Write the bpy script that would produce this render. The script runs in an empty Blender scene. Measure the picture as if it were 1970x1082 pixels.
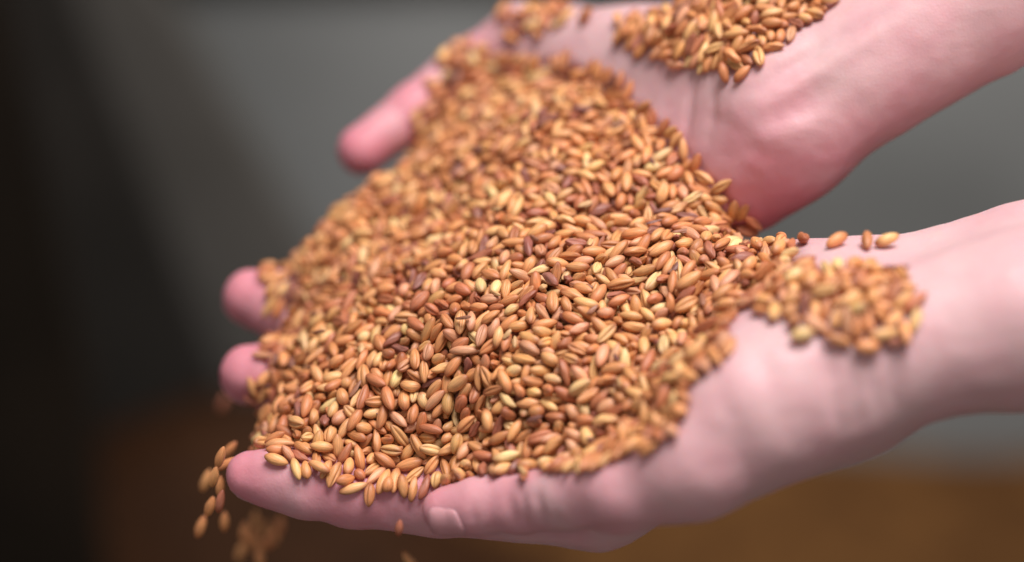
import bpy, bmesh, math, random
import numpy as np
from mathutils import Vector, Matrix, noise

random.seed(7)
RNG = np.random.default_rng(11)
MM = 0.001                       # all modelling below is done in millimetres
scene = bpy.context.scene
COL = scene.collection

# ------------------------------------------------------------------ camera
D, WIDE, PITCH = 450.0, 232.0, math.radians(35)     # focus distance, width seen there, downward tilt
CR = np.array([1.0, 0, 0])
CF = np.array([0, math.cos(PITCH), -math.sin(PITCH)])
CU = np.array([0, math.sin(PITCH), math.cos(PITCH)])
CPOS = -D * CF
cam = bpy.data.cameras.new('camera')
cam.sensor_width = 36.0
cam.lens = 36.0 * D / WIDE
cam.clip_start, cam.clip_end = 0.01, 50
cam.dof.use_dof = True
cam.dof.focus_distance = D * MM
cam.dof.aperture_fstop = 3.5
cam_ob = bpy.data.objects.new('camera', cam)
cam_ob.location = Vector(CPOS * MM)
cam_ob.rotation_euler = (math.pi / 2 - PITCH, 0, 0)
COL.objects.link(cam_ob)
scene.camera = cam_ob

# ------------------------------------------------------------------ light
world = bpy.data.worlds.new('World')
scene.world = world
world.use_nodes = True
world.node_tree.nodes['Background'].inputs[0].default_value = (1.0, 0.95, 0.92, 1)
world.node_tree.nodes['Background'].inputs[1].default_value = 0.33

def area_light(name, loc, target, size, power, color, spread=math.pi):
    l = bpy.data.lights.new(name, 'AREA')
    l.shape = 'DISK'; l.size = size; l.spread = spread; l.energy = power; l.color = color
    o = bpy.data.objects.new(name, l)
    o.location = loc
    o.rotation_euler = (Vector(target) - Vector(loc)).to_track_quat('-Z', 'Y').to_euler()
    COL.objects.link(o)
    return o

area_light('overhead_window_light', (0.22, 0.02, 0.95), (0.03, 0.02, 0), 0.65, 17.0, (1.0, 0.98, 0.97))
area_light('added_wall_pool_light', (0.62, 0.30, 0.70), (0.24, 1.05, -0.42), 0.25, 4.2, (1.0, 0.98, 0.96), math.radians(60))  # unseen lamp added to throw a pool of light on the wall

vs = scene.view_settings
vs.view_transform = 'Standard'; vs.look = 'None'; vs.exposure = 0.0; vs.gamma = 1.0
vs.use_curve_mapping = False
scene.render.engine = 'CYCLES'
scene.cycles.use_denoising = True
scene.cycles.max_bounces = 8

# ------------------------------------------------------------------ helpers
def P(px, py, d):
    """point seen at (px, py) of the 1970 x 1082 photograph, d mm behind the focus plane"""
    k = (D + d) / D * WIDE / 1970.0
    return CPOS + (D + d) * CF + (px - 985) * k * CR + (541 - py) * k * CU

def project(p):
    q = np.asarray(p) - CPOS
    f = q @ CF
    k = D / f * 1970.0 / WIDE
    return 985 + (q @ CR) * k, 541 - (q @ CU) * k, f - D

def Wd(x, y, z):
    return np.array([x, y, z], float)

def new_mat(name):
    m = bpy.data.materials.new(name)
    m.use_nodes = True
    nt = m.node_tree
    return m, nt, nt.nodes['Principled BSDF']

def mesh_object(name, verts, faces, mat, parent=None, smooth=True):
    me = bpy.data.meshes.new(name)
    me.from_pydata([tuple(v) for v in verts], [], [tuple(f) for f in faces])
    if smooth:
        me.polygons.foreach_set('use_smooth', [True] * len(me.polygons))
    me.materials.append(mat)
    me.update()
    o = bpy.data.objects.new(name, me)
    COL.objects.link(o)
    if parent is not None:
        o.parent = parent
    return o

def tag(o, label=None, cat=None, group=None, kind=None):
    if label: o['label'] = label
    if cat: o['category'] = cat
    if group: o['group'] = group
    if kind: o['kind'] = kind
    return o

def fast_mesh(name, V, Q):
    """quads/tris mesh from numpy arrays (Q is n x 4)"""
    me = bpy.data.meshes.new(name)
    me.vertices.add(len(V)); me.vertices.foreach_set('co', np.asarray(V, np.float32).ravel())
    me.loops.add(Q.size); me.loops.foreach_set('vertex_index', Q.astype(np.int32).ravel())
    me.polygons.add(len(Q))
    me.polygons.foreach_set('loop_start', np.arange(0, Q.size, 4, dtype=np.int32))
    me.polygons.foreach_set('loop_total', np.full(len(Q), 4, np.int32))
    me.polygons.foreach_set('use_smooth', np.ones(len(Q), bool))
    me.update(calc_edges=True)
    me.validate()
    return me

# ------------------------------------------------------------------ materials
def skin_material():
    m, nt, b = new_mat('skin')
    N, L = nt.nodes, nt.links
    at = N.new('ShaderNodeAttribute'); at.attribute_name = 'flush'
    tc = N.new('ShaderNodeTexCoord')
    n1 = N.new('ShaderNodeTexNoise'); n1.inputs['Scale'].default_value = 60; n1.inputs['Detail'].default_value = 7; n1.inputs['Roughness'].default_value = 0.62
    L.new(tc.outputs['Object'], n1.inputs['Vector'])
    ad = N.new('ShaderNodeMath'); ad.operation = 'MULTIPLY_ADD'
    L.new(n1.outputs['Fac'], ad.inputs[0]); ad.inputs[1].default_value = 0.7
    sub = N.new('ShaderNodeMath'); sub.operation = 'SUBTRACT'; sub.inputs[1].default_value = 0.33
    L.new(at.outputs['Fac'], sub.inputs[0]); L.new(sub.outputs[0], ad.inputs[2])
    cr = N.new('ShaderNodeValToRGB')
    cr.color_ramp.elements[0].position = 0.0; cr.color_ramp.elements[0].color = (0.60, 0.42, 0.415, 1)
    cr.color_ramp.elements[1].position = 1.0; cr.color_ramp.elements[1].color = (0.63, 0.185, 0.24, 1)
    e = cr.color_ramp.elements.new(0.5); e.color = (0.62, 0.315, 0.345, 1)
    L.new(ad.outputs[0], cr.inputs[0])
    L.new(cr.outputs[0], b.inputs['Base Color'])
    b.inputs['Subsurface Weight'].default_value = 0.5
    b.inputs['Subsurface Radius'].default_value = (1.0, 0.38, 0.22)
    b.inputs['Subsurface Scale'].default_value = 0.0028
    b.inputs['Roughness'].default_value = 0.5
    b.inputs['Specular IOR Level'].default_value = 0.38
    # fine skin relief: pores plus a net of tiny lines
    n2 = N.new('ShaderNodeTexVoronoi'); n2.inputs['Scale'].default_value = 1500
    L.new(tc.outputs['Object'], n2.inputs['Vector'])
    n3 = N.new('ShaderNodeTexNoise'); n3.inputs['Scale'].default_value = 420; n3.inputs['Detail'].default_value = 5
    L.new(tc.outputs['Object'], n3.inputs['Vector'])
    mx = N.new('ShaderNodeMath'); mx.operation = 'MULTIPLY_ADD'; mx.inputs[1].default_value = 0.3
    L.new(n2.outputs['Distance'], mx.inputs[0]); L.new(n3.outputs['Fac'], mx.inputs[2])
    bp = N.new('ShaderNodeBump'); bp.inputs['Strength'].default_value = 0.3; bp.inputs['Distance'].default_value = 0.0003
    L.new(mx.outputs[0], bp.inputs['Height']); L.new(bp.outputs[0], b.inputs['Normal'])
    return m

def nail_material():
    m, nt, b = new_mat('fingernail')
    b.inputs['Base Color'].default_value = (0.58, 0.285, 0.31, 1)
    b.inputs['Roughness'].default_value = 0.35
    b.inputs['Specular IOR Level'].default_value = 0.35
    b.inputs['Subsurface Weight'].default_value = 0.3
    b.inputs['Subsurface Radius'].default_value = (1.0, 0.4, 0.3)
    b.inputs['Subsurface Scale'].default_value = 0.001
    return m

def grain_material():
    m, nt, b = new_mat('wheat')
    N, L = nt.nodes, nt.links
    at = N.new('ShaderNodeAttribute'); at.attribute_name = 'grain_color'
    lc = N.new('ShaderNodeAttribute'); lc.attribute_name = 'grain_coord'
    mp = N.new('ShaderNodeMapping'); mp.inputs['Scale'].default_value = (0.6, 3.2, 3.2)
    L.new(lc.outputs['Vector'], mp.inputs['Vector'])
    n1 = N.new('ShaderNodeTexNoise'); n1.inputs['Scale'].default_value = 2.2; n1.inputs['Detail'].default_value = 5
    L.new(mp.outputs[0], n1.inputs['Vector'])
    r = N.new('ShaderNodeMapRange'); r.inputs['From Min'].default_value = 0.3; r.inputs['From Max'].default_value = 0.7
    r.inputs['To Min'].default_value = 0.70; r.inputs['To Max'].default_value = 1.2
    L.new(n1.outputs['Fac'], r.inputs['Value'])
    mix = N.new('ShaderNodeVectorMath'); mix.operation = 'SCALE'
    L.new(at.outputs['Color'], mix.inputs[0]); L.new(r.outputs[0], mix.inputs['Scale'])
    L.new(mix.outputs[0], b.inputs['Base Color'])
    b.inputs['Roughness'].default_value = 0.47
    b.inputs['Specular IOR Level'].default_value = 0.5
    b.inputs['Subsurface Weight'].default_value = 0.12
    b.inputs['Subsurface Radius'].default_value = (1.0, 0.5, 0.2)
    b.inputs['Subsurface Scale'].default_value = 0.0008
    bp = N.new('ShaderNodeBump'); bp.inputs['Strength'].default_value = 0.3; bp.inputs['Distance'].default_value = 0.00022
    L.new(n1.outputs['Fac'], bp.inputs['Height']); L.new(bp.outputs[0], b.inputs['Normal'])
    return m

def noise_material(name, c0, c1, scale, rough, bump=0.0):
    m, nt, b = new_mat(name)
    N, L = nt.nodes, nt.links
    tc = N.new('ShaderNodeTexCoord')
    n1 = N.new('ShaderNodeTexNoise'); n1.inputs['Scale'].default_value = scale; n1.inputs['Detail'].default_value = 6
    L.new(tc.outputs['Object'], n1.inputs['Vector'])
    cr = N.new('ShaderNodeValToRGB')
    cr.color_ramp.elements[0].position = 0.3; cr.color_ramp.elements[0].color = (*c0, 1)
    cr.color_ramp.elements[1].position = 0.7; cr.color_ramp.elements[1].color = (*c1, 1)
    L.new(n1.outputs['Fac'], cr.inputs[0]); L.new(cr.outputs[0], b.inputs['Base Color'])
    b.inputs['Roughness'].default_value = rough
    b.inputs['Specular IOR Level'].default_value = 0.08
    if bump:
        bp = N.new('ShaderNodeBump'); bp.inputs['Strength'].default_value = bump; bp.inputs['Distance'].default_value = 0.004
        L.new(n1.outputs['Fac'], bp.inputs['Height']); L.new(bp.outputs[0], b.inputs['Normal'])
    return m

SKIN, NAIL, WHEAT = skin_material(), nail_material(), grain_material()

# ------------------------------------------------------------------ background: grey wall, brown grain-strewn floor
WALL_Y = 1.05
FLOOR_Z = -0.93
wall_mat = noise_material('grey_plaster', (0.095, 0.096, 0.093), (0.20, 0.202, 0.198), 2.2, 0.8, 0.2)
def box(name, lo, hi, mat, bevel=0.004):
    bm = bmesh.new()
    bmesh.ops.create_cube(bm, size=1.0)
    for v in bm.verts:
        v.co = Vector([lo[i] + (v.co[i] + 0.5) * (hi[i] - lo[i]) for i in range(3)])
    if bevel:
        bmesh.ops.bevel(bm, geom=bm.edges[:], offset=bevel, segments=2, affect='EDGES')
    me = bpy.data.meshes.new(name); bm.to_mesh(me); bm.free()
    me.materials.append(mat)
    o = bpy.data.objects.new(name, me); COL.objects.link(o)
    return o
wall = tag(box('wall', (-2.6, WALL_Y, FLOOR_Z - 0.05), (2.6, WALL_Y + 0.12, 1.6), wall_mat), kind='structure')
def at_y(px, py, y):
    """where the sight line through a pixel meets the upright plane at depth y (metres)"""
    q = P(px, py, 0) - CPOS
    return (CPOS + q * ((y * 1000 - CPOS[1]) / q[1])) * MM
ledge_mat = noise_material('pale_ledge', (0.50, 0.51, 0.52), (0.58, 0.59, 0.60), 5.0, 0.6)
zl = at_y(800, 0, WALL_Y)[2]
ledge = box('ledge', (-0.36, WALL_Y - 0.03, zl + 0.040), (1.4, WALL_Y - 0.002, zl + 0.14), ledge_mat)
ledge.parent = wall
# boards added one behind the other; their dark tones stand in for shade
def shade_board(c0, c1, gap, top_px, low_px, label):
    mat = noise_material('shade_board_tone', c0, c1, 5.0, 0.7)
    yb = WALL_Y - gap
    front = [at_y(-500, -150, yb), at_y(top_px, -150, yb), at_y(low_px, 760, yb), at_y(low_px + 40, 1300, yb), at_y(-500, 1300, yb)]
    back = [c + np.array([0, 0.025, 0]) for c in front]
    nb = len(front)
    o = mesh_object('shade_board', front + back, [tuple(range(nb)), tuple(range(2 * nb - 1, nb - 1, -1))] + [(k, nb + k, nb + (k + 1) % nb, (k + 1) % nb) for k in range(nb)], mat, smooth=False)
    tag(o, label, 'board', 'added boards standing in for shade')
shade_board((0.010, 0.008, 0.006), (0.024, 0.017, 0.012), 0.50, -20, 165, 'added black blurred board foremost, standing in for shade beside the wall')
shade_board((0.018, 0.016, 0.014), (0.036, 0.031, 0.027), 0.11, 70, 430, 'added charcoal blurred board, middle tone of the shade, between black and brownish ones')
shade_board((0.070, 0.064, 0.057), (0.100, 0.092, 0.084), 0.06, 230, 760, 'added brownish grey blurred board behind the fingertips, lightest step of the shade on the wall')

ground_mat = noise_material('brown_grain_floor', (0.052, 0.021, 0.007), (0.120, 0.053, 0.016), 26.0, 0.75, 0.8)
nx, ny = 150, 90
gx = np.linspace(-2.6, 2.6, nx); gy = np.linspace(-1.4, WALL_Y, ny)
GX, GY = np.meshgrid(gx, gy, indexing='ij')
GZ = FLOOR_Z + 0.012 * np.sin(GX * 5 + 1) * np.cos(GY * 4) + 0.006 * np.sin(GX * 17 + GY * 9)
V = np.stack([GX, GY, GZ], -1).reshape(-1, 3)
i, j = np.meshgrid(np.arange(nx - 1), np.arange(ny - 1), indexing='ij')
a = (i * ny + j).ravel()
Q = np.stack([a, a + ny, a + ny + 1, a + 1], 1)
me = fast_mesh('ground', V, Q); me.materials.append(ground_mat)
g = bpy.data.objects.new('ground', me); COL.objects.link(g)
tag(g, kind='structure')

# grain mound on the floor behind the finger tips, coloured darker for light falloff
mound_mat = noise_material('falloff_dark_grain', (0.018, 0.007, 0.003), (0.046, 0.018, 0.007), 30.0, 0.75, 0.8)
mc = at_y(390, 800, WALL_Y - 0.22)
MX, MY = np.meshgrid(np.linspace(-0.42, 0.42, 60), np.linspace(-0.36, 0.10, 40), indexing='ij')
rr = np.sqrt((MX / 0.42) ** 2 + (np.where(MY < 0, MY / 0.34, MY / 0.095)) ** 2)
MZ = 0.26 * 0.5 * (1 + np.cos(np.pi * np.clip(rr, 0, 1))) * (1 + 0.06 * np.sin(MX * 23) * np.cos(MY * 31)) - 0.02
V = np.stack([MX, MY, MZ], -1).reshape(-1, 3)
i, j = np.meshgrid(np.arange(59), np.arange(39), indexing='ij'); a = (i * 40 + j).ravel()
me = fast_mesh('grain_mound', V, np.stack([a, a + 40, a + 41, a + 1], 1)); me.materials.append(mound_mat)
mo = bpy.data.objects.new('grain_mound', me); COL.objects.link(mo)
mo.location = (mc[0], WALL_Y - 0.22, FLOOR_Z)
tag(mo, 'reddish-brown blurred mound on the floor below the fingertips, darkened for light falloff', 'mound')

# ------------------------------------------------------------------ signed-distance hands
def smin(a, b, k):
    h = np.maximum(k - np.abs(a - b), 0) / k
    return np.minimum(a, b) - h * h * k * 0.25

class Field:
    def __init__(self, lo, hi, step):
        self.lo = np.array(lo, np.float32); self.step = step
        self.n = np.ceil((np.array(hi) - self.lo) / step).astype(int) + 1
        ax = [self.lo[k] + step * np.arange(self.n[k], dtype=np.float32) for k in range(3)]
        self.X = ax[0][:, None, None]; self.Y = ax[1][None, :, None]; self.Z = ax[2][None, None, :]
        self.f = None
    def cone(self, a, ra, b, rb):
        """tapered capsule"""
        a = np.asarray(a, np.float32); b = np.asarray(b, np.float32); ab = b - a
        L2 = float(ab @ ab)
        t = ((self.X - a[0]) * ab[0] + (self.Y - a[1]) * ab[1] + (self.Z - a[2]) * ab[2]) / np.float32(L2)
        t = np.clip(t, 0, 1)
        dx = self.X - (a[0] + t * ab[0]); dy = self.Y - (a[1] + t * ab[1]); dz = self.Z - (a[2] + t * ab[2])
        return np.sqrt(dx * dx + dy * dy + dz * dz) - (ra + t * np.float32(rb - ra))
    def chain(self, pts, k=3.0):
        f = None
        for (a, ra), (b, rb) in zip(pts[:-1], pts[1:]):
            c = self.cone(a, ra, b, rb)
            f = c if f is None else smin(f, c, np.float32(k))
        return f
    def groove(self, f, a, b, w, depth):
        """press a crease into the surface along the segment a-b"""
        dd = self.cone(a, 0.0, b, 0.0)
        return f + np.float32(depth) * np.exp(-(dd / np.float32(w)) ** 2)
    def sample(self, p):
        q = (np.asarray(p) - self.lo) / self.step
        inside = np.all((q >= 0) & (q < self.n - 1.001), axis=1)
        q = np.clip(q, 0, self.n - 1.001)
        i0 = q.astype(int); t = q - i0
        f = self.f; x, y, z = i0.T; u, v, w = t.T
        r = ((f[x, y, z] * (1 - u) + f[x + 1, y, z] * u) * (1 - v) + (f[x, y + 1, z] * (1 - u) + f[x + 1, y + 1, z] * u) * v) * (1 - w) \
          + ((f[x, y, z + 1] * (1 - u) + f[x + 1, y, z + 1] * u) * (1 - v) + (f[x, y + 1, z + 1] * (1 - u) + f[x + 1, y + 1, z + 1] * u) * v) * w
        return np.where(inside, r, 50.0)
    def grad(self, p, e=1.2):
        p = np.asarray(p, float)
        g = np.stack([self.sample(p + np.eye(3)[k] * e) - self.sample(p - np.eye(3)[k] * e) for k in range(3)], 1)
        return g / np.maximum(np.linalg.norm(g, axis=1, keepdims=True), 1e-6)
    def mesh(self):
        """naive surface nets"""
        f = self.f; s = f < 0
        nx, ny, nz = f.shape
        corners = [(i, j, k) for i in (0, 1) for j in (0, 1) for k in (0, 1)]
        cnt = sum(s[i:nx - 1 + i, j:ny - 1 + j, k:nz - 1 + k].astype(np.int8) for i, j, k in corners)
        cells = np.argwhere((cnt > 0) & (cnt < 8))
        idx = -np.ones((nx - 1, ny - 1, nz - 1), np.int32)
        idx[tuple(cells.T)] = np.arange(len(cells))
        acc = np.zeros((len(cells), 3)); num = np.zeros(len(cells))
        for c0 in corners:
            for ax in range(3):
                if c0[ax]: continue
                c1 = list(c0); c1[ax] = 1
                f0 = f[cells[:, 0] + c0[0], cells[:, 1] + c0[1], cells[:, 2] + c0[2]]
                f1 = f[cells[:, 0] + c1[0], cells[:, 1] + c1[1], cells[:, 2] + c1[2]]
                m = (f0 < 0) != (f1 < 0)
                t = np.where(m, f0 / np.where(m, f0 - f1, 1), 0)
                p = np.repeat(np.array(c0, float)[None], len(cells), 0); p[:, ax] = t
                acc[m] += p[m]; num[m] += 1
        V = (cells + acc / num[:, None]) * self.step + self.lo
        quads = []
        for ax in range(3):
            sl0 = [slice(None)] * 3; sl1 = [slice(None)] * 3
            sl0[ax] = slice(0, -1); sl1[ax] = slice(1, None)
            e = np.argwhere(s[tuple(sl0)] != s[tuple(sl1)])
            o1, o2 = (ax + 1) % 3, (ax + 2) % 3
            ok = (e[:, o1] > 0) & (e[:, o2] > 0) & (e[:, o1] < f.shape[o1] - 1) & (e[:, o2] < f.shape[o2] - 1)
            e = e[ok]
            def at(d1, d2):
                c = e.copy(); c[:, o1] += d1; c[:, o2] += d2
                return idx[tuple(c.T)]
            q = np.stack([at(-1, -1), at(0, -1), at(0, 0), at(-1, 0)], 1)
            flip = ~s[tuple(e.T)]
            q[flip] = q[flip][:, ::-1]
            quads.append(q)
        return V, np.concatenate(quads)

def ray_surface(F, px, py, d0=-80, d1=170, step=0.8):
    """first point of the field's surface along the sight line through each pixel"""
    px = np.asarray(px, float); py = np.asarray(py, float)
    out = np.full((len(px), 3), np.nan); hit = np.zeros(len(px), bool)
    for d in np.arange(d0, d1, step):
        k = (D + d) / D * WIDE / 1970.0
        p = CPOS + (D + d) * CF + np.outer((px - 985) * k, CR) + np.outer((541 - py) * k, CU)
        m = (~hit) & (F.sample(p) < 0)
        out[m] = p[m]; hit |= m
        if hit.all(): break
    return out, hit

def build_hand(spec):
    F = Field(spec['lo'], spec['hi'], 1.1)
    palm = None
    for pts, k in spec['palm']:
        c = F.chain(pts)
        palm = c if palm is None else smin(palm, c, np.float32(k))
    for _ in range(3):                       # soften the joins between the palm's muscles
        for ax in range(3):
            palm = (np.roll(palm, 2, ax) + np.roll(palm, 1, ax) + palm + np.roll(palm, -1, ax) + np.roll(palm, -2, ax)) * np.float32(0.2)
    total = palm
    for pts, k in spec['fingers']:
        total = np.minimum(total, smin(palm, F.chain(pts, 2.5), np.float32(k)))
    for a, b, w, dep in spec['grooves']:
        total = F.groove(total, a, b, w, dep)
    F.f = total
    return F

# ---- the hand in front: palm up, fingers to the left, thumb towards the viewer
W1 = P(1600, 690, -15)
I1 = P(1150, 962, -8)
M1, R1, L1 = Wd(17, -18, -42), Wd(19, 2, -46), Wd(25, 20, -42)
near_thumb_ip, near_thumb_tip = P(1000, 968, -18), P(858, 982, -11)
near_index_dip, near_index_tip = P(680, 946, 5), P(484, 914, 7)
near_middle_dip, near_middle_tip = Wd(-42, 12, -56), P(480, 720, 47)
near_ring_dip, near_ring_tip = Wd(-42, 42, -54), P(482, 572, 67)
near = dict(
    lo=(-82, -82, -76), hi=(212, 78, 72),
    palm=[
        ([(P(1650, 622, -6), 16.2), (P(1970, 550, -5), 18.5), (P(2500, 440, -3), 24), (P(2900, 352, -2), 27)], 1),
        ([(P(1650, 684, -32), 15.4), (P(1970, 618, -34), 18.5), (P(2500, 505, -36), 24), (P(2900, 420, -36), 27)], 16),
        ([(W1, 15), (I1, 11)], 18), ([(W1, 15), (M1, 10)], 14), ([(W1, 15), (R1, 10)], 14), ([(W1, 14), (L1, 10)], 14),
        ([(P(1640, 612, -6), 15.5), (P(1540, 600, 3), 15.5), (Wd(38, 14, -20), 12)], 10),       # little-finger side heel
        ([(P(1545, 742, -34), 13.5), (P(1440, 790, -37), 15.5), (P(1330, 880, -37), 13.5), (P(1190, 944, -35), 8.4)], 20),   # ball of the thumb
    ],
    fingers=[
        ([(P(1190, 946, -34), 8.2), (near_thumb_ip, 6.3), (P(930, 974, -14), 6.2), (near_thumb_tip, 5.4)], 4),
        ([(I1, 10.5), (P(850, 960, 3), 8.6), (near_index_dip, 8.1), (P(590, 931, 5), 7.6), (P(530, 920, 6), 6.9), (near_index_tip, 5.8)], 5),
        ([(M1, 10), (Wd(-20, -6, -54), 8.6), (near_middle_dip, 8.2), (P(535, 725, 47), 8.6), (near_middle_tip, 7.4)], 5),
        ([(R1, 10), (Wd(-20, 18, -55), 8.6), (near_ring_dip, 8.4), (P(540, 590, 66), 8.9), (near_ring_tip, 7.2)], 5),
        ([(L1, 9), (Wd(-8, 36, -48), 7.6), (Wd(-28, 44, -49), 7), (Wd(-40, 48, -47), 6.5)], 5),
    ],
    grooves=[],
)
# ---- the hand behind: raised a little, palm tipped towards the heap
I2 = P(1010, 78, 95)
L2 = Wd(10, 58, -30)
W2 = P(1490, 190, 38)
M2 = I2 * 0.68 + L2 * 0.32 + Wd(-2, 4, -5)
R2 = I2 * 0.34 + L2 * 0.66 + Wd(-2, 3, -6)
far_index_dip, far_index_tip = P(797, 215, 94), P(697, 288, 88)
far = dict(
    lo=(-62, 24, -70), hi=(168, 142, 128),
    palm=[
        ([(P(1529, 226, 28), 16.5), (P(1899, -4, 22), 18), (P(2400, -310, 15), 24)], 1),
        ([(P(1455, 78, 50), 16.5), (P(1809, -149, 44), 18), (P(2310, -455, 40), 24)], 16),
        ([(W2, 14), (I2, 10)], 14), ([(W2, 14), (M2, 10)], 12), ([(W2, 14), (R2, 10)], 12), ([(W2, 14), (L2, 10)], 12),
        ([(P(1500, 285, 28), 14.5), (P(1432, 345, 34), 13), (L2 * 0.6 + W2 * 0.4, 12)], 10),
        ([(P(1420, 130, 50), 15), (P(1240, 108, 74), 12), (P(1200, 85, 88), 9)], 12),
    ],
    fingers=[
        ([(P(1210, 84, 90), 9), (P(1100, 66, 100), 7.6), (P(1000, 56, 110), 6.8)], 5),
        ([(I2, 10), (P(898, 135, 98), 8), (far_index_dip, 7.4), (far_index_tip, 6.7)], 5),
        ([(M2, 10), (Wd(-22, 95, -38), 8.2), (Wd(-34, 84, -50), 7.6), (Wd(-40, 74, -53), 7)], 5),
        ([(R2, 10), (Wd(-20, 82, -44), 8.2), (Wd(-38, 72, -48), 7.6), (Wd(-46, 66, -47), 7)], 5),
        ([(L2, 9), (Wd(-10, 64, -46), 7.5), (Wd(-26, 60, -50), 7), (Wd(-34, 57, -50), 6.5)], 5),
    ],
    grooves=[],
)
def surf(F, px, py):
    p, h = ray_surface(F, [px], [py], step=0.4)
    return p[0] if h[0] else P(px, py, 0)

FN, FF = build_hand(near), build_hand(far)

# ------------------------------------------------------------------ the heap's upper surface, as a height over the ground plan
CTRL = [(460, 850, 14), (540, 880, 0), (620, 905, -7), (720, 940, -10), (850, 935, -20), (950, 905, -30), (1100, 900, -42), (1240, 865, -51), (1310, 800, -51),
        (1340, 730, -46), (1390, 660, -37), (1420, 590, -26), (1480, 540, -17), (1540, 475, -3), (1400, 448, 0), (1000, 540, 0), (850, 650, 0), (720, 800, 0), (1150, 490, 0),
        (1300, 455, 0), (1000, 700, -14), (1150, 700, -22), (900, 800, -10), (1000, 850, -20), (1250, 600, -15), (1200, 850, -40), (700, 600, 22),
        (560, 720, 24), (500, 780, 26), (510, 700, 34), (525, 600, 46), (525, 520, 54), (620, 430, 58), (680, 335, 70), (800, 220, 78), (860, 100, 88), (930, 85, 85),
        (1000, 300, 38), (1000, 420, 18), (850, 400, 42), (700, 450, 45), (1150, 300, 30), (1200, 400, 18), (1250, 260, 42), (1180, 165, 58), (1060, 125, 65),
        (970, 130, 74), (1320, 310, 42), (1420, 410, 38), (900, 250, 58), (1000, 200, 55)]
HEAP = [(465, 850), (540, 868), (580, 905), (630, 918), (700, 938), (760, 945), (840, 940), (900, 912), (1000, 905), (1100, 905), (1190, 885), (1260, 855), (1300, 820), (1325, 745), (1385, 680), (1405, 610),
        (1430, 590), (1480, 560), (1535, 485), (1500, 462), (1440, 455), (1440, 425), (1400, 385), (1330, 305), (1275, 250), (1215, 200), (1180, 155), (1120, 135), (1060, 118), (1010, 130), (960, 125), (932, 92),
        (892, 92), (862, 112), (828, 198), (762, 292), (670, 350), (605, 425), (515, 512), (525, 600), (515, 700), (475, 800)]
CTRL = np.array(CTRL, float)
def tps(r2):
    return 0.5 * r2 * np.log(np.maximum(r2, 1e-9))
def fit_tps(xy, z, lam):
    n = len(xy)
    K = tps(((xy[:, None] - xy[None]) ** 2).sum(-1)) + lam * np.eye(n)
    Pm = np.concatenate([np.ones((n, 1)), xy], 1)
    A = np.block([[K, Pm], [Pm.T, np.zeros((3, 3))]])
    s = np.linalg.solve(A, np.concatenate([z, np.zeros(3)]))
    return lambda q: tps(((q[:, None] - xy[None]) ** 2).sum(-1)) @ s[:n] + s[n] + q @ s[n + 1:]
def edge_dist(poly, x, y):
    """pixels to the nearest edge of the outline"""
    poly = np.asarray(poly, float); q = np.stack([x, y], 1); best = np.full(len(q), 1e9)
    for a, b in zip(poly, np.roll(poly, -1, 0)):
        t = np.clip(((q - a) @ (b - a)) / ((b - a) @ (b - a)), 0, 1)
        best = np.minimum(best, np.linalg.norm(q - a - t[:, None] * (b - a), axis=1))
    return best
# along its rim the heap comes down onto the skin; elsewhere the control points give its depth
rimp = []
for a, b in zip(np.array(HEAP, float), np.roll(np.array(HEAP, float), -1, 0)):
    m = max(1, int(np.linalg.norm(b - a) / 35))
    rimp += [a + (b - a) * t / m for t in range(m)]
rimp = np.array(rimp)
dfun = fit_tps(CTRL[:, :2] / 100, CTRL[:, 2], 0.05)
hd = np.full(len(rimp), np.inf)
for F in (FN, FF):
    hp, hit = ray_surface(F, rimp[:, 0], rimp[:, 1], step=0.5)
    hd[hit] = np.minimum(hd[hit], project(hp[hit])[2] - 2.4)
dd0 = dfun(rimp / 100)
onskin = hd < dd0 + 10
rim_c = np.concatenate([rimp, hd[:, None]], 1)[onskin]
dist_rim = np.array([np.min(np.linalg.norm(rim_c[:, :2] - c[:2], axis=1)) for c in CTRL])
CTRL = np.concatenate([CTRL[dist_rim > 42], rim_c])
CP = np.array([P(*c) for c in CTRL])
hfun = fit_tps(CP[:, :2], CP[:, 2], 25.0)
HX, HY, HS = -90.0, -80.0, 1.5
hx = np.arange(HX, 110, HS); hy = np.arange(HY, 140, HS)
gq = np.stack(np.meshgrid(hx, hy, indexing='ij'), -1).reshape(-1, 2)
H = hfun(gq).reshape(len(hx), len(hy))
HGX, HGY = np.gradient(H, HS)
def hsample(p):
    u = np.clip((p[:, 0] - HX) / HS, 0, len(hx) - 1.001); v = np.clip((p[:, 1] - HY) / HS, 0, len(hy) - 1.001)
    i, j = u.astype(int), v.astype(int); a, b = u - i, v - j
    def bl(G): return (G[i, j] * (1 - a) + G[i + 1, j] * a) * (1 - b) + (G[i, j + 1] * (1 - a) + G[i + 1, j + 1] * a) * b
    gx, gy = bl(HGX), bl(HGY)
    n = np.stack([-gx, -gy, np.ones(len(p))], 1)
    ln = np.linalg.norm(n, axis=1, keepdims=True)
    return (p[:, 2] - bl(H)) / ln[:, 0], n / ln

def in_poly(poly, x, y):
    poly = np.asarray(poly, float); ins = np.zeros(len(x), bool)
    for (x0, y0), (x1, y1) in zip(poly, np.roll(poly, -1, 0)):
        c = ((y0 > y) != (y1 > y)) & (x < (x1 - x0) * (y - y0) / (y1 - y0 + 1e-12) + x0)
        ins ^= c
    return ins


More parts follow.
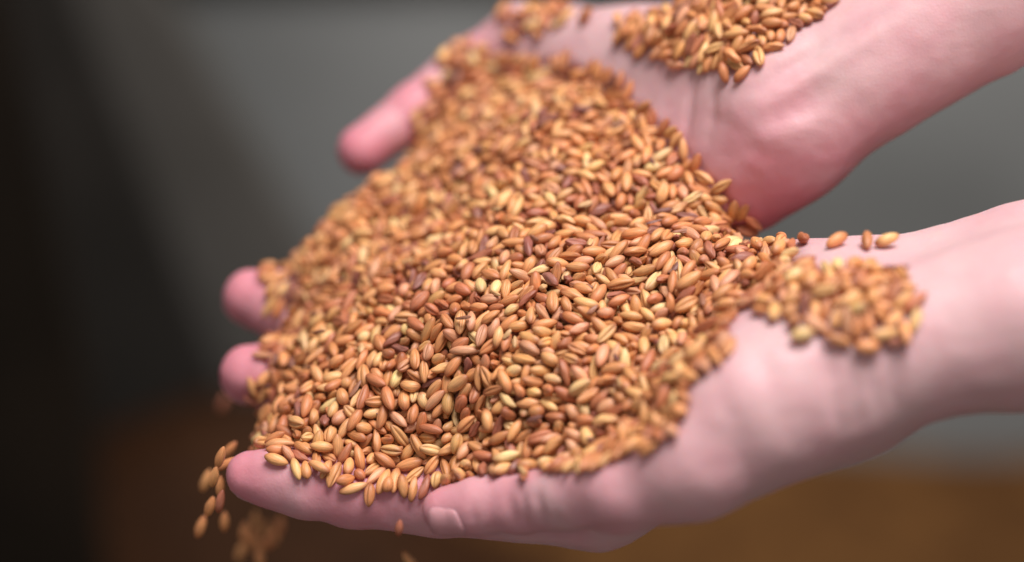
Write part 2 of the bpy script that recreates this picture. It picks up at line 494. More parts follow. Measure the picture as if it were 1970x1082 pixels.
# the palm and fingers hollow out under the load: no skin stands above the grain inside the heap's outline
pmx, pmy = np.arange(380, 1620, 4.0), np.arange(40, 1000, 4.0)
PMX, PMY = (v.ravel() for v in np.meshgrid(pmx, pmy, indexing='ij'))
PMAP = (edge_dist(HEAP, PMX, PMY) * np.where(in_poly(HEAP, PMX, PMY), 1, -1) / 8.5).reshape(len(pmx), len(pmy))
def cup(F):
    for i in range(F.n[0]):
        sh = F.f[i]
        pts = np.stack(np.broadcast_arrays(F.X[i:i + 1, :, :], F.Y, F.Z), -1).reshape(-1, 3).astype(float)
        m = (sh.ravel() < 4)
        if not m.any(): continue
        q = pts[m]
        s, _ = hsample(q)
        sel = s > -8.5
        if not sel.any(): continue
        mi = np.where(m)[0][sel]; q, s = q[sel], s[sel]
        X, Y, d = project(q)
        u = np.clip((X - 380) / 4, 0, len(pmx) - 1.001); v = np.clip((Y - 40) / 4, 0, len(pmy) - 1.001)
        iu, iv = u.astype(int), v.astype(int); fu, fv = u - iu, v - iv
        pd = (PMAP[iu, iv] * (1 - fu) + PMAP[iu + 1, iv] * fu) * (1 - fv) + (PMAP[iu, iv + 1] * (1 - fu) + PMAP[iu + 1, iv + 1] * fu) * fv
        g = np.minimum(s + 1.2 + np.clip(pd * 0.6, 0, 5), pd * 0.9 - 0.3)
        f = sh.ravel()[mi]
        sh.ravel()[mi] = -smin(-f, -g.astype(np.float32), np.float32(2.0))
cup(FN); cup(FF)

# creases, wrinkles and tendons, pressed into the finished surfaces
def line(F, pts, w, dep):
    """a crease (or, with a negative depth, a tendon) that follows the skin and fades at both ends"""
    pts = np.array(pts, float); m = 7
    t = np.linspace(0, len(pts) - 1, m); k = np.minimum(t.astype(int), len(pts) - 2); u = (t - k)[:, None]
    px = pts[k] * (1 - u) + pts[k + 1] * u
    q = [surf(F, *p) for p in px]
    lo = np.floor((np.min(q, 0) - 3.2 * w - F.lo) / F.step).astype(int).clip(0); hi = np.minimum(np.ceil((np.max(q, 0) + 3.2 * w - F.lo) / F.step).astype(int), F.n)
    sl = tuple(slice(lo[i], hi[i]) for i in range(3))
    X, Y, Z = F.X[sl[0]], F.Y[:, sl[1]], F.Z[:, :, sl[2]]
    best = None
    for i in range(m - 1):
        a, b = q[i], q[i + 1]; ab = b - a
        tt = np.clip(((X - a[0]) * ab[0] + (Y - a[1]) * ab[1] + (Z - a[2]) * ab[2]) / max(ab @ ab, 1e-6), 0, 1)
        d2 = (X - a[0] - tt * ab[0]) ** 2 + (Y - a[1] - tt * ab[1]) ** 2 + (Z - a[2] - tt * ab[2]) ** 2
        am = np.exp(-d2 / (w * w)) * np.sin(np.pi * np.clip((i + tt + 0.35) / (m - 1 + 0.7), 0, 1)) ** 0.8
        best = am if best is None else np.maximum(best, am)
    F.f[sl] += (dep * best).astype(np.float32)
for pts, w, dep in [
    ([(978, 950), (990, 1018)], 1.2, 0.95), ([(1004, 945), (1014, 1018)], 1.1, 0.6), ([(1034, 945), (1046, 1016)], 1.2, 1.1), ([(1064, 960), (1072, 1014)], 1.1, 0.45),   # thumb knuckle
    ([(909, 966), (914, 1024)], 1.0, 0.6),                                                             # fold behind the thumb nail
    ([(593, 905), (598, 988)], 1.2, 0.5), ([(608, 915), (611, 985)], 1.0, 0.35), ([(750, 950), (750, 1014)], 1.2, 0.9), ([(763, 955), (764, 1012)], 1.0, 0.45),   # index joints
    ([(1585, 600), (1598, 700), (1618, 825)], 2.2, 1.9), ([(1632, 620), (1642, 720), (1655, 820)], 1.8, 1.4), ([(1672, 640), (1680, 720), (1690, 805)], 1.7, 1.3), ([(1712, 650), (1716, 720), (1722, 795)], 1.7, 0.9), ([(985, 1030), (1100, 1026), (1240, 1010)], 1.5, 1.1),   # wrist folds
    ([(1430, 640), (1480, 720), (1500, 820)], 2.6, 0.5), ([(1380, 740), (1420, 830), (1430, 920)], 2.2, 0.35),
]:
    line(FN, pts, w, dep)
for pts, w, dep in [
    ([(1338, 120), (1330, 190), (1318, 275)], 1.4, 1.0), ([(1378, 150), (1372, 210), (1362, 275)], 1.4, 0.7),
    ([(1470, 242), (1510, 225), (1560, 198)], 3.4, 1.5), ([(1540, 205), (1600, 165)], 3.0, 0.6),
    ([(1440, 150), (1560, 75), (1700, -8)], 2.6, -1.2), ([(1470, 205), (1600, 120), (1740, 30)], 2.6, -1.1), ([(1455, 180), (1580, 98), (1700, 25)], 1.8, 0.7),
    ([(1400, 300), (1450, 290), (1520, 300)], 2.0, 0.4), ([(1350, 220), (1420, 250), (1500, 330)], 2.4, 0.5),
]:
    line(FF, pts, w, dep)

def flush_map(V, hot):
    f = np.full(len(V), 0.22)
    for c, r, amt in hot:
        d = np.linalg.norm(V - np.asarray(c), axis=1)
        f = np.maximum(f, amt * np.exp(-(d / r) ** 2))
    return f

def hand_object(F, hot, label):
    V, Q = F.mesh()
    g = F.grad(V)
    bump = np.array([noise.noise(Vector(v / 11.0)) * 0.38 + noise.noise(Vector(v / 4.5 + 7)) * 0.16 + noise.noise(Vector(v / 2.2 + 3)) * 0.06 for v in V])
    V = V + g * bump[:, None]
    me = fast_mesh('hand', V * MM, Q)
    me.materials.append(SKIN)
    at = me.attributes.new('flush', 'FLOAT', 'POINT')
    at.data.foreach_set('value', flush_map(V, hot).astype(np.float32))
    o = bpy.data.objects.new('hand', me); COL.objects.link(o)
    return tag(o, label, 'hand', 'pair of cupped hands')

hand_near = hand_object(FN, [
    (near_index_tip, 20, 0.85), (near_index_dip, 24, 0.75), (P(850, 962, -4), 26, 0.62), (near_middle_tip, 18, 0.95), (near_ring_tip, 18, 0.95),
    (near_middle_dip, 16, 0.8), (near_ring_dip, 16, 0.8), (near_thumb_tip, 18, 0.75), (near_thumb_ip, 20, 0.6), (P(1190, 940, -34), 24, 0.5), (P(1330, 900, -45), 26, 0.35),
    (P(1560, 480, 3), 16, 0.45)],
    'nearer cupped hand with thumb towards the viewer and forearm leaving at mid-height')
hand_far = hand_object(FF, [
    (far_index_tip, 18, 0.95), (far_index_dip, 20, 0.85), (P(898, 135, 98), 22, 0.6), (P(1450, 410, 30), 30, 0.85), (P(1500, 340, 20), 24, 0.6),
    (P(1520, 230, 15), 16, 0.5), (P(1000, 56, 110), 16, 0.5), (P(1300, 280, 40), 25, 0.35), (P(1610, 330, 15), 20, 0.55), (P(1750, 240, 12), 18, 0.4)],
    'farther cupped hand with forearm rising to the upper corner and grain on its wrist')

def nail(F, base, tip, face, w_ang, lo, hi, parent):
    """a curved nail plate pressed onto the back of a finger tip"""
    base, tip, face = (np.asarray(v, float) for v in (base, tip, face))
    ax = tip - base; L = np.linalg.norm(ax); ax /= L
    face = face - ax * (face @ ax); face /= np.linalg.norm(face)
    side = np.cross(ax, face)
    nu, nv = 10, 11
    top = []
    for i in range(nu):
        u = i / (nu - 1)
        for j in range(nv):
            v = j / (nv - 1) * 2 - 1
            taper = 1 - 0.18 * (1 - u) ** 2
            t = lo + (hi - lo) * u - 1.1 * (v * v) * (1 if u > 0.5 else -1) * abs(u - 0.5) * 2
            an = v * w_ang * taper
            d = face * math.cos(an) + side * math.sin(an)
            o = tip + ax * t
            s = np.linspace(0, 16, 65)
            fs = F.sample(o + s[:, None] * d)
            k = int(np.argmax(fs > 0))
            edge = max(abs(v), abs(2 * u - 1) if u < 0.5 else 0)
            top.append(o + d * (s[k] + 0.50 - 0.45 * edge ** 4))
    top = np.array(top)
    cen = top.mean(0)
    bot = top - face * 0.7
    V = np.concatenate([top, bot]); n = nu * nv; faces = []
    for i in range(nu - 1):
        for j in range(nv - 1):
            a = i * nv + j
            faces.append((a, a + 1, a + nv + 1, a + nv)); faces.append((n + a, n + a + nv, n + a + nv + 1, n + a + 1))
    ring = [j for j in range(nv)] + [i * nv + nv - 1 for i in range(1, nu)] + [(nu - 1) * nv + j for j in range(nv - 2, -1, -1)] + [i * nv for i in range(nu - 2, 0, -1)]
    for a, b in zip(ring, ring[1:] + ring[:1]):
        faces.append((a, n + a, n + b, b))
    bm_o = mesh_object('fingernail', V * MM, faces, NAIL, parent)
    return bm_o
nail(FN, near_thumb_ip, near_thumb_tip, -CF * 0.9 - CU * 0.55, 0.8, -6.0, 2.4, hand_near)
nail(FN, near_index_dip, near_index_tip, (-0.2, 0.1, -1), 0.8, -6, 5.5, hand_near)
nail(FN, near_middle_dip, near_middle_tip, (-0.6, 0.1, -1), 0.8, -5, 6, hand_near)
nail(FN, near_ring_dip, near_ring_tip, (-0.6, 0.1, -1), 0.8, -5, 6, hand_near)
nail(FF, far_index_dip, far_index_tip, (-0.7, 0.6, -0.6), 0.8, -5, 5.5, hand_far)

# ------------------------------------------------------------------ grains: seed, then let them settle against each other and the hands
GS = 0.87                        # size of this wheat against a 6.4 mm kernel
R_G = 1.38 * GS; HALF = 1.8 * GS
seeds, dirs, modes = [], [], []
def rand_dirs(n, normals, lift=0.35):
    v = RNG.normal(size=(n, 3)) + (CR * 0.75 + CU * 0.3 + CF * 0.35) * np.where(RNG.uniform(size=(n, 1)) < 0.5, -0.9, 0.9)
    v -= normals * (v * normals).sum(1, keepdims=True) * (1 - lift)
    return v / np.linalg.norm(v, axis=1, keepdims=True)

LAYERS, LAYER_H = 5, 2.4
area = 0
for k in range(LAYERS):
    n_try = int((110 - HX) * (140 - HY) * 0.150)
    q = np.stack([RNG.uniform(HX, 108, n_try), RNG.uniform(HY, 138, n_try)], 1)
    p = np.concatenate([q, np.zeros((n_try, 1))], 1)
    s, nrm = hsample(p)
    p[:, 2] = hfun(q)
    keep = RNG.uniform(0, 1, n_try) < (1 / nrm[:, 2]) / 2.2
    p, nrm = p[keep], nrm[keep]
    top = p.copy()
    p = p - nrm * (1.4 + k * LAYER_H + RNG.uniform(-0.8, 0.8, (len(p), 1)))
    X, Y, dd = project(top); X2, Y2, d2 = project(p)
    ok = in_poly(HEAP, X, Y) & in_poly(HEAP, X2, Y2)
    # nothing behind the crest of the near ridge may shift the outline: keep what lies inside the hands out
    ok &= (FN.sample(p) > 0.6) & (FF.sample(p) > 0.6)
    p, nrm = p[ok], nrm[ok]
    seeds.append(p); dirs.append(rand_dirs(len(p), nrm)); modes.append(np.zeros(len(p), int))

# where the heap thins out over the skin its rim is one or two grains deep
def rim(F, mode):
    q = RNG.uniform((440, 60), (1560, 970), (9000, 2)); q = q[in_poly(HEAP, q[:, 0], q[:, 1])]
    q = q[edge_dist(HEAP, q[:, 0], q[:, 1]) < 70]
    hp, hit = ray_surface(F, q[:, 0], q[:, 1])
    hp = hp[hit]
    s, n = hsample(hp)
    hp = hp[(s > -3.4) & (s < 8)]
    g = F.grad(hp)
    for h, gap in ((1.3, 2.9), (3.4, 3.6)):
        got = []
        for a, b in zip(hp, g):
            c = a + b * h
            if all(np.dot(c - e[0], c - e[0]) > gap * gap for e in got): got.append((c, b))
        if got:
            cs = np.array([e[0] for e in got]); ns = np.array([e[1] for e in got])
            seeds.append(cs); dirs.append(rand_dirs(len(cs), ns, 0.15)); modes.append(np.full(len(cs), mode))
rim(FN, 1); rim(FF, 2)
N_RIM_END = sum(len(x) for x in seeds)

def skin_patch(F, poly, n, heights, mode):
    xy = np.asarray(poly, float); lo, hi = xy.min(0), xy.max(0)
    q = RNG.uniform(lo, hi, (n * 6, 2)); q = q[in_poly(poly, q[:, 0], q[:, 1])][:n]
    p, hit = ray_surface(F, q[:, 0], q[:, 1])
    p = p[hit]
    g = F.grad(p)
    h = RNG.uniform(*heights, (len(p), 1))
    seeds.append(p + g * h); dirs.append(rand_dirs(len(p), g)); modes.append(np.full(len(p), mode))
skin_patch(FN, [(1410, 560), (1440, 520), (1530, 520), (1610, 520), (1722, 532), (1738, 570), (1722, 625), (1694, 658), (1665, 610), (1600, 632), (1560, 625), (1540, 590), (1490, 600), (1430, 588)], 86, (1.3, 2.3), 1)
skin_patch(FF, [(1205, 35), (1250, 40), (1290, 20), (1390, -5), (1400, -90), (1560, -90), (1615, 0), (1590, 12), (1525, 50), (1495, 85), (1440, 125), (1390, 140), (1345, 120), (1290, 92), (1250, 90), (1215, 75)], 230, (1.6, 7), 2)
skin_patch(FF, [(952, 30), (1020, 20), (1085, 20), (1085, 60), (1040, 68), (1000, 72)], 20, (1.5, 2.6), 2)

# single grains one can pick out
def on_skin(F, px, py, h, dir_, mode):
    p = surf(F, px, py); g = F.grad(p[None])[0]
    seeds.append((p + g * h)[None]); d = np.asarray(dir_, float); dirs.append((d / np.linalg.norm(d))[None]); modes.append(np.array([mode]))
n_before = sum(len(s) for s in seeds)
NAMED = {}
def named(key, F, px, py, h, dir_, mode):
    NAMED[sum(len(s) for s in seeds)] = key
    on_skin(F, px, py, h, dir_, mode)
named('w1', FN, 1549, 470, 1.4, CF * 1.0 + CU * 0.2, 3)
named('w2', FN, 1611, 476, 1.6, CR * 0.8 + CU * 0.45 + CF * 0.3, 3)
named('w3', FN, 1666, 478, 1.6, CF * 0.6 + CU * 0.7 + CR * 0.1, 3)
named('w4', FN, 1704, 478, 1.6, CR * 0.8 + CU * 0.5, 3)
named('t1', FF, 1133, 42, 1.6, CU * 0.5 + CR * 0.2 - CF * 0.4, 3)
named('f1', FN, 537, 884, 1.5, CR + CU * -0.05, 3)

C0 = np.concatenate(seeds); DIR = np.concatenate(dirs); MODE = np.concatenate(modes)
NG = len(C0)
LEN = np.clip(RNG.normal(1.0, 0.11, NG), 0.68, 1.25); FAT = np.clip(RNG.normal(1.0, 0.09, NG), 0.76, 1.2)
LEN[RNG.uniform(size=NG) < 0.06] *= 0.68      # broken kernels
A = C0 - DIR * HALF * LEN[:, None]; B = C0 + DIR * HALF * LEN[:, None]
rad = (R_G * FAT)

def pairs_of(Pt, cut):
    ijk = np.floor(Pt / cut).astype(np.int64); ijk -= ijk.min(0) - 1
    dim = ijk.max(0) + 3
    key = (ijk[:, 0] * dim[1] + ijk[:, 1]) * dim[2] + ijk[:, 2]
    order = np.argsort(key, kind='stable'); ks = key[order]
    I, J = [], []
    for dx in (-1, 0, 1):
        for dy in (-1, 0, 1):
            for dz in (-1, 0, 1):
                off = (dx * dim[1] + dy) * dim[2] + dz
                if off < 0: continue
                lo = np.searchsorted(ks, key + off, 'left'); hi = np.searchsorted(ks, key + off, 'right')
                c = hi - lo
                i = np.repeat(np.arange(len(Pt)), c)
                st = np.repeat(lo - np.concatenate([[0], np.cumsum(c)[:-1]]), c)
                j = order[np.arange(len(i)) + st]
                m = (i < j) if off == 0 else np.ones(len(i), bool)
                I.append(i[m]); J.append(j[m])
    I = np.concatenate(I); J = np.concatenate(J)
    g = (I % NG) != (J % NG)
    I, J = I[g], J[g]
    d = ((Pt[I] - Pt[J]) ** 2).sum(1)
    m = d < cut * cut
    return I[m], J[m]

Rs = np.concatenate([rad * 0.93, rad * 1.07, rad * 0.93])
T_BASE = LAYERS * LAYER_H - 2.2
heapm = MODE == 0; pinned = MODE == 3
STEPS = 145
for it in range(STEPS):
    g_amt = 0.09 if it < STEPS * 0.8 else 0.02
    # pull towards the supporting surface
    mid = (A + B) / 2
    s, nrm = hsample(mid)
    pull = np.zeros_like(mid)
    pull[heapm] = -nrm[heapm] * g_amt
    for F, mo in ((FN, 1), (FF, 2)):
        k = MODE == mo
        if k.any(): pull[k] = -F.grad(mid[k]) * g_amt
    A += pull; B += pull
    Pt = np.concatenate([A, (A + B) / 2, B])
    if it % 6 == 0:
        I, J = pairs_of(Pt, 2 * R_G * 1.16 * 1.07 + 1.0)
    dv = Pt[I] - Pt[J]
    dist = np.sqrt((dv * dv).sum(1)) + 1e-6
    ov = np.maximum(Rs[I] + Rs[J] - dist, 0)
    c = dv / dist[:, None] * (ov * 0.32)[:, None]
    corr = np.zeros_like(Pt)
    for ax in range(3):
        corr[:, ax] = np.bincount(I, c[:, ax], len(Pt)) - np.bincount(J, c[:, ax], len(Pt))
    cl = np.linalg.norm(corr, axis=1, keepdims=True)
    corr *= np.minimum(1, 0.6 / np.maximum(cl, 1e-6))
    # hands
    for F in (FN, FF):
        f = F.sample(Pt)
        near_m = f < Rs
        if near_m.any():
            g = F.grad(Pt[near_m])
            corr[near_m] += g * (np.minimum(Rs[near_m] - f[near_m], 1.0) * 0.6)[:, None]
    # core of the heap, deep below its surface
    sp, npn = hsample(Pt)
    hm = np.tile(heapm, 3)
    low = hm & (sp < -T_BASE + Rs)
    corr[low] += npn[low] * np.minimum(-T_BASE + Rs[low] - sp[low], 1.0)[:, None] * 0.6
    free = np.minimum(FN.sample(Pt), FF.sample(Pt)) > 4.0
    high = hm & free & (sp > -Rs * 0.4)
    corr[high] -= npn[high] * (np.minimum(sp[high] + Rs[high] * 0.4, 1.0) * 0.25)[:, None]
    dA, dM, dB = corr[:NG], corr[NG:2 * NG], corr[2 * NG:]
    dA = dA + dM * 0.5; dB = dB + dM * 0.5
    dA[pinned] *= 0.3; dB[pinned] *= 0.3
    A += dA; B += dB
    ab = B - A; ln = np.linalg.norm(ab, axis=1, keepdims=True)
    ex = (ln - 2 * HALF * LEN[:, None]) * 0.5
    A += ab / ln * ex; B -= ab / ln * ex

CEN = (A + B) / 2
# grains that rolled away over the finger are dropped
gxp, gyp, _ = project(CEN)
roll = (np.arange(NG) < N_RIM_END)
okp = np.zeros(NG, bool)
for ox, oy in ((0, 0), (14, 0), (-14, 0), (0, 14), (0, -14), (10, 10), (-10, -10), (10, -10), (-10, 10)):
    okp |= in_poly(HEAP, gxp + ox, gyp + oy)
GONE = roll & ~okp
AX = (B - A) / np.linalg.norm(B - A, axis=1, keepdims=True)

# ------------------------------------------------------------------ grain shapes
def grain_shape(nu, nv, seed, bend=0.0, crease=0.36, plump=1.0, shrivel=0.0):
    r = np.random.default_rng(seed)
    # angles gather round the crease (at -90 degrees)
    t = np.linspace(0, 1, nv, endpoint=False)
    ang = 2 * np.pi * t - 0.42 * np.sin(2 * np.pi * t + 0.0) * -1.0
    ang = -np.pi / 2 + ang - 0.84 * np.sin(2 * np.pi * t) * 1.0
    us = -np.cos(np.linspace(0.0, np.pi, nu + 2)[1:-1])
    V, U = [], []
    ph = r.uniform(0, 6.28, 6)
    for u in us:
        prof = (1 - abs(u) ** 2.1) ** 0.60
        prof *= 1.0 - 0.10 * u                         # germ end a little fuller
        dphi = (ang + np.pi / 2 + np.pi) % (2 * np.pi) - np.pi
        cr = crease * 1.25 * np.exp(-(dphi / 0.22) ** 2) * min(1, prof * 1.3)
        cheeks = 0.07 * np.exp(-((np.abs(dphi) - 0.75) / 0.4) ** 2)
        w = prof * (1 - cr + cheeks)
        if shrivel:
            w = w * (1 + shrivel * (np.sin(3 * ang + ph[0] + 3 * u) * 0.5 + np.sin(5 * ang + ph[1] - 4 * u) * 0.5))
        x = u * 3.2
        yy = np.cos(ang) * w * 1.40 * plump
        zz = np.sin(ang) * w * 1.32 * plump + bend * (1 - u * u) * 1.0
        V.append(np.stack([np.full(nv, x), yy, zz], 1)); U.append(np.stack([np.full(nv, u), np.cos(ang), np.sin(ang)], 1))
    V = np.concatenate([[[-3.2, 0, 0]]] + V + [[[3.2, 0, 0.0]]]); U = np.concatenate([[[-1, 0, 0]]] + U + [[[1, 0, 0]]])
    F = []
    last = len(V) - 1
    for i in range(nu - 1):
        for j in range(nv):
            a = 1 + i * nv + j; b = 1 + i * nv + (j + 1) % nv
            F.append((a, b, b + nv, a + nv))
    tri = []
    for j in range(nv):
        tri.append((0, 1 + (j + 1) % nv, 1 + j))
        tri.append((last, last - nv + j, last - nv + (j + 1) % nv))
    return V, np.array(F), np.array(tri), U
VARS = [dict(bend=0.10), dict(bend=0.3, crease=0.45), dict(bend=-0.1, plump=1.06), dict(bend=0.2, plump=0.95, shrivel=0.08), dict(bend=0.05, crease=0.5, plump=1.03),
        dict(bend=0.3, plump=0.88, shrivel=0.15), dict(bend=0.0, crease=0.25, plump=1.08), dict(bend=0.4, plump=0.80, shrivel=0.24)]
HI = [grain_shape(13, 20, 100 + k, **v) for k, v in enumerate(VARS)]
LO = [grain_shape(6, 9, 100 + k, **v) for k, v in enumerate(VARS)]
SX = LEN * 1.04 * GS; SY = FAT * 1.0 * GS
VAR = RNG.choice(len(VARS), NG, p=[0.16, 0.14, 0.12, 0.15, 0.13, 0.13, 0.08, 0.09])

def srgb(r, g, b):
    c = np.array([r, g, b]) / 255.0
    return np.where(c <= 0.04045, c / 12.92, ((c + 0.055) / 1.055) ** 2.4)
PAL = [srgb(*c) for c in [(226, 170, 112), (218, 155, 100), (209, 141, 90), (198, 128, 82), (184, 112, 76), (230, 187, 130), (166, 99, 75), (144, 90, 76), (211, 149, 111)]]
PALW = [0.15, 0.19, 0.21, 0.15, 0.09, 0.06, 0.04, 0.03, 0.08]
PID = RNG.choice(len(PAL), NG, p=PALW)
VAR[PID >= 6] = np.where(PID[PID >= 6] < 8, 7, VAR[PID >= 6])      # the dark kernels are the shrunken ones
for kk, cc in zip(sorted(NAMED), (4, 2, 3, 0, 3, 1)):
    PID[kk] = cc; SX[kk] = SY[kk] = GS * 1.06; VAR[kk] = kk % 3
GCOL = np.array([PAL[k] for k in PID]) * RNG.normal(1, 0.06, (NG, 1)) * RNG.normal(1, 0.025, (NG, 3))
TIP = np.array([srgb(146, 74, 48) for _ in range(NG)])
TIPW = RNG.uniform(0.35, 0.95, NG)

# frames: crease rolled at random about the long axis
ref = RNG.normal(size=(NG, 3))
YY = np.cross(AX, ref); YY /= np.linalg.norm(YY, axis=1, keepdims=True)
ZZ = np.cross(AX, YY)
sgn = np.where(RNG.uniform(size=NG) < 0.5, -1.0, 1.0)
AX = AX * sgn[:, None]; YY = YY * sgn[:, None]

def grain_arrays(i, shapes, local=False):
    V, F, T, U = shapes[VAR[i]]
    S = V * np.array([SX[i], SY[i], SY[i]])
    M = np.stack([AX[i], YY[i], ZZ[i]])
    W = S @ M
    if not local: W = W + CEN[i]
    u = U[:, 0]
    w = np.clip((-u - 0.2) / 0.8, 0, 1) ** 1.2 * TIPW[i] + np.clip((u - 0.5) / 0.5, 0, 1) ** 1.3 * 0.7 * TIPW[i]
    # the back of a grain is paler than its flanks
    col = GCOL[i] * (1 - w[:, None]) + TIP[i] * w[:, None]
    col = col * (1 + 0.14 * np.clip(U[:, 2:3], 0, 1))
    return W * MM, F, T, U + i * 1.7, np.concatenate([col, np.ones((len(col), 1))], 1)

def put_mesh(name, V, F, T, U, C):
    me = bpy.data.meshes.new(name)
    me.vertices.add(len(V)); me.vertices.foreach_set('co', V.astype(np.float32).ravel())
    loops = np.concatenate([F.ravel(), T.ravel()]).astype(np.int32)
    me.loops.add(len(loops)); me.loops.foreach_set('vertex_index', loops)
    nf = len(F) + len(T)
    me.polygons.add(nf)
    me.polygons.foreach_set('loop_start', np.concatenate([np.arange(len(F)) * 4, len(F) * 4 + np.arange(len(T)) * 3]).astype(np.int32))
    me.polygons.foreach_set('loop_total', np.concatenate([np.full(len(F), 4), np.full(len(T), 3)]).astype(np.int32))
    me.polygons.foreach_set('use_smooth', np.ones(nf, bool))
    me.update(calc_edges=True)
    a = me.attributes.new('grain_color', 'FLOAT_COLOR', 'POINT'); a.data.foreach_set('color', C.astype(np.float32).ravel())
    a = me.attributes.new('grain_coord', 'FLOAT_VECTOR', 'POINT'); a.data.foreach_set('vector', U.astype(np.float32).ravel())
    me.materials.append(WHEAT)
    return me

# which grains show: splat them into a small depth buffer
zb = np.full((541, 985), 1e9); ib = np.full((541, 985), -1)
for off in (-0.75, -0.38, 0.0, 0.38, 0.75):
    c = CEN + AX * (3.2 * GS * LEN * off)[:, None]
    X, Y, dd = project(c)
    rr = 1.4 * GS * FAT * (1 - 0.55 * off * off) * D / (D + dd) * 1970 / WIDE / 2
    for i in range(NG):
        if GONE[i]: continue
        x, y, r = X[i] / 2, Y[i] / 2, rr[i]
        x0, x1, y0, y1 = int(max(x - r, 0)), int(min(x + r + 1, 985)), int(max(y - r, 0)), int(min(y + r + 1, 541))
        if x0 >= x1 or y0 >= y1: continue
        z = dd[i]
        sub = zb[y0:y1, x0:x1]
        m = z < sub
        sub[m] = z; ib[y0:y1, x0:x1][m] = i
shown = np.bincount(ib[ib >= 0].ravel(), minlength=NG) * ~GONE

# ------------------------------------------------------------------ grain objects
NAMED_LABELS = {
    'w1': 'round wheat grain seen end-on on the wrist edge, first beyond the heap',
    'w2': 'lone wheat grain on the wrist edge, second beyond the heap',
    'w3': 'lone wheat grain with its crease showing, third along the wrist edge',
    'w4': 'pale wheat grain on the wrist edge, farthest from the heap',
    't1': 'single wheat grain alone on the farther thumb',
    'f1': 'flat-lying wheat grain alone on the nearer index finger',
}
order = np.argsort(-shown)
N_SOLO = 274
solo = [i for i in order if i not in NAMED][:N_SOLO - len(NAMED)]
TONE = ['golden', 'golden', 'tan', 'tan', 'russet', 'pale', 'russet', 'purplish', 'pinkish']
def zone_of(i):
    X, Y, dd = project(CEN[i][None]); x, y, d = X[0], Y[0], dd[0]
    if MODE[i] == 1 and i >= N_RIM_END: return 'in the patch on the nearer wrist', 'grains on the nearer wrist'
    if MODE[i] == 2 and i >= N_RIM_END: return 'in the pile on the farther wrist', 'grains on the farther wrist'
    if y > 850 and x < 850: return 'on the heap rim above the index finger', 'grains at the rim of the heap by the index finger'
    if y > 740 and x < 850: return 'in the heap well above the index finger', 'grains low on the heap above the index finger'
    if d < -18: return 'on the blurred slope beside the nearer thumb', 'grains on the heap by the nearer thumb'
    if d > 28: return 'on the heap\'s blurred far side', 'grains on the far side of the heap'
    if x > 1330: return 'on the heap tongue towards the wrist', 'grains on the tongue of the heap'
    if x > 1130: return 'in the sharp band towards the nearer wrist', 'grains in the sharp band towards the wrist'
    if y < 500: return 'just beyond the sharp middle of the heap', 'grains beyond the middle of the heap'
    if y < 620: return 'in the sharp middle of the heap', 'grains in the middle of the heap'
    return 'in the sharp band below heap middle', 'grains below the middle of the heap'
def pose_of(i):
    u, v, w = AX[i] @ CR, AX[i] @ CU, AX[i] @ CF
    if abs(w) > 0.85: return 'seen end-on'
    t = math.degrees(math.atan2(v, u)) % 180
    p = 'lying level' if t < 15 or t > 165 else 'slanting up rightwards' if t < 65 else 'standing upright' if t < 115 else 'slanting up leftwards'
    return p + (' with crease' if -ZZ[i] @ -CF > 0.55 else '')
def solo_grain(i, label, group):
    V, F, T, U, C = grain_arrays(i, HI, local=True)
    me = put_mesh('wheat_grain', V, F, T, U, C)
    o = bpy.data.objects.new('wheat_grain', me)
    o.location = Vector(CEN[i] * MM)
    COL.objects.link(o)
    tag(o, label, 'wheat grain', group)
for i, key in NAMED.items():
    solo_grain(i, NAMED_LABELS[key], 'lone grains on the skin')
for i in solo:
    z, gname = zone_of(i)
    solo_grain(i, f'{TONE[PID[i]]} wheat grain {pose_of(i)} {z}', gname)
done = set(solo) | set(NAMED)
parts = [[], [], [], [], []]; nvt = 0
for i in range(NG):
    if i in done or GONE[i]: continue
    V, F, T, U, C = grain_arrays(i, HI if shown[i] > 6 else LO)
    parts[0].append(V); parts[1].append(F + nvt); parts[2].append(T + nvt); parts[3].append(U); parts[4].append(C)
    nvt += len(V)
me = put_mesh('wheat_grains', *[np.concatenate(p) for p in parts])
o = bpy.data.objects.new('wheat_grains', me); COL.objects.link(o)
tag(o, 'heap of golden brown wheat grains filling the two cupped hands', 'wheat', kind='stuff')

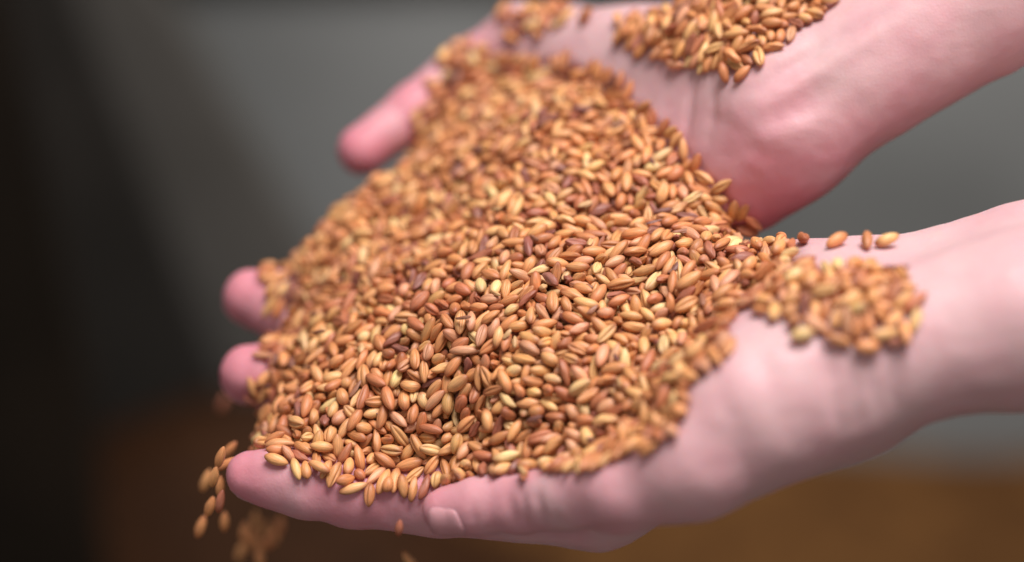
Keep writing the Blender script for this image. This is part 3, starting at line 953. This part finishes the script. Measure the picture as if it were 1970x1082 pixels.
# grains falling from the finger tips
FALL = [('uppermost blurred grain of the clump falling off the index finger tip', 424, 880, -4, (0.35, 0.1, 1.0)),
        ('blurred grain touching the index finger tip among the falling ones', 436, 892, 10, (0.9, 0.1, 0.5)),
        ('blurred upright grain halfway down the clump by the index tip', 412, 918, -10, (0.25, 0.0, 1.0)),
        ('blurred grain slipping down behind the upright one by the index tip', 424, 936, 12, (0.1, 0.3, 1.0)),
        ('pale blurred grain falling lowest beside the index finger tip', 404, 975, -14, (0.35, 0.0, 1.0)),
        ('brown blurred grain beside the lowest pale falling one', 424, 965, 8, (0.25, 0.3, 1.0)),
        ('very blurred dim grain falling under the index finger', 492, 1000, 90, (0.1, 0.0, 1.0)),
        ('very blurred dim grain in the trail at the bottom edge', 478, 1046, 110, (-0.2, 0.0, 1.0)),
        ('very blurred grain in the trail beside the one at the bottom edge', 502, 1052, 80, (0.2, 0.0, 1.0)),
        ('dim grain falling under the middle of the index finger', 540, 1008, 90, (0.1, 0.3, 1.0)),
        ('very blurred grain high in the trail below the index finger', 512, 1018, 100, (0.3, 0.0, 1.0)),
        *[('very blurred dim grain in the clump below the index finger tip', x, y, d, (dx, 0.2, 1.0)) for x, y, d, dx in
          ((470, 1022, 70, 0.2), (488, 1030, 95, -0.1), (518, 1040, 75, 0.1), (462, 1062, 85, 0.3), (500, 1074, 70, 0.0), (530, 1030, 100, 0.2))],
        *[('blurred grain in the stream spilling off the index finger tip', x, y, d, (dx, 0.1, 1.0)) for x, y, d, dx in
          ((441, 866, 30, 0.8), (396, 925, -34, 0.4), (432, 1004, 42, 0.1), (386, 1014, -28, 0.35))],
        ('small dark grain falling in front of the thumb tip', 768, 1016, -16, (0.15, 0.2, 1.0)),
        ('blurred grain at the bottom edge below the thumb tip', 788, 1078, 40, (-0.6, 0.2, 1.0)),
        ('dim reddish grain falling behind the middle finger tip', 430, 775, 130, (0.5, 0.2, 1.0))]
for n, (label, px, py, d, di) in enumerate(FALL):
    k = n % NG
    CEN[k] = P(px, py, d)
    ax = np.array(di); ax /= np.linalg.norm(ax)
    yy = np.cross(ax, [0.3, 1, 0.1]); yy /= np.linalg.norm(yy)
    AX[k], YY[k], ZZ[k] = ax, yy, np.cross(ax, yy)
    VAR[k] = (3, 1, 5, 0)[n % 4]; SX[k] = GS * 1.1; SY[k] = GS * 0.92; PID[k] = (2, 3, 1, 2)[n % 4]; GCOL[k] = PAL[PID[k]]
    if 'dark' in label or 'reddish' in label or n == 5: GCOL[k] = PAL[6]
    if 'small' in label: SX[k] = SY[k] = GS * 0.75
    solo_grain(k, label, 'falling grains')
# husk flakes caught between the grains
heap_vis = [i for i in order[:1400] if MODE[i] == 0 and i not in NAMED]
parts = [[], [], [], [], []]; nvt = 0
for i in RNG.choice(heap_vis[20:], 60, replace=False):
    if i < len(FALL): continue
    _, nn = hsample(CEN[i][None]); nn = nn[0]
    c = CEN[i] + nn * 1.25 + RNG.normal(0, 1.0, 3)
    ax = np.cross(nn, RNG.normal(size=3)); ax /= np.linalg.norm(ax)
    yy = np.cross(nn, ax) + nn * RNG.normal(0, 0.3); yy /= np.linalg.norm(yy); zz = np.cross(ax, yy)
    Vs, Fs, Ts, Us = HI[7]
    S = Vs * np.array([RNG.uniform(0.45, 0.85), RNG.uniform(0.4, 0.8), 0.16]) + np.outer(1 - Us[:, 1] ** 2, [0, 0, 0.35])
    col = (srgb(150, 98, 74), srgb(206, 160, 112), srgb(126, 80, 70))[int(RNG.integers(3))] * RNG.normal(1, 0.08)
    parts[0].append((S @ np.stack([ax, yy, zz]) + c) * MM); parts[1].append(Fs + nvt); parts[2].append(Ts + nvt); parts[3].append(Us + i); parts[4].append(np.tile([*col, 1.0], (len(Vs), 1)))
    nvt += len(Vs)
me = put_mesh('chaff_flakes', *[np.concatenate(p) for p in parts])
o = bpy.data.objects.new('chaff_flakes', me); COL.objects.link(o)
tag(o, 'small brown husk flakes scattered through the heap of grain', 'chaff', kind='stuff')
print('grains', NG, 'visible', int((shown > 3).sum()))
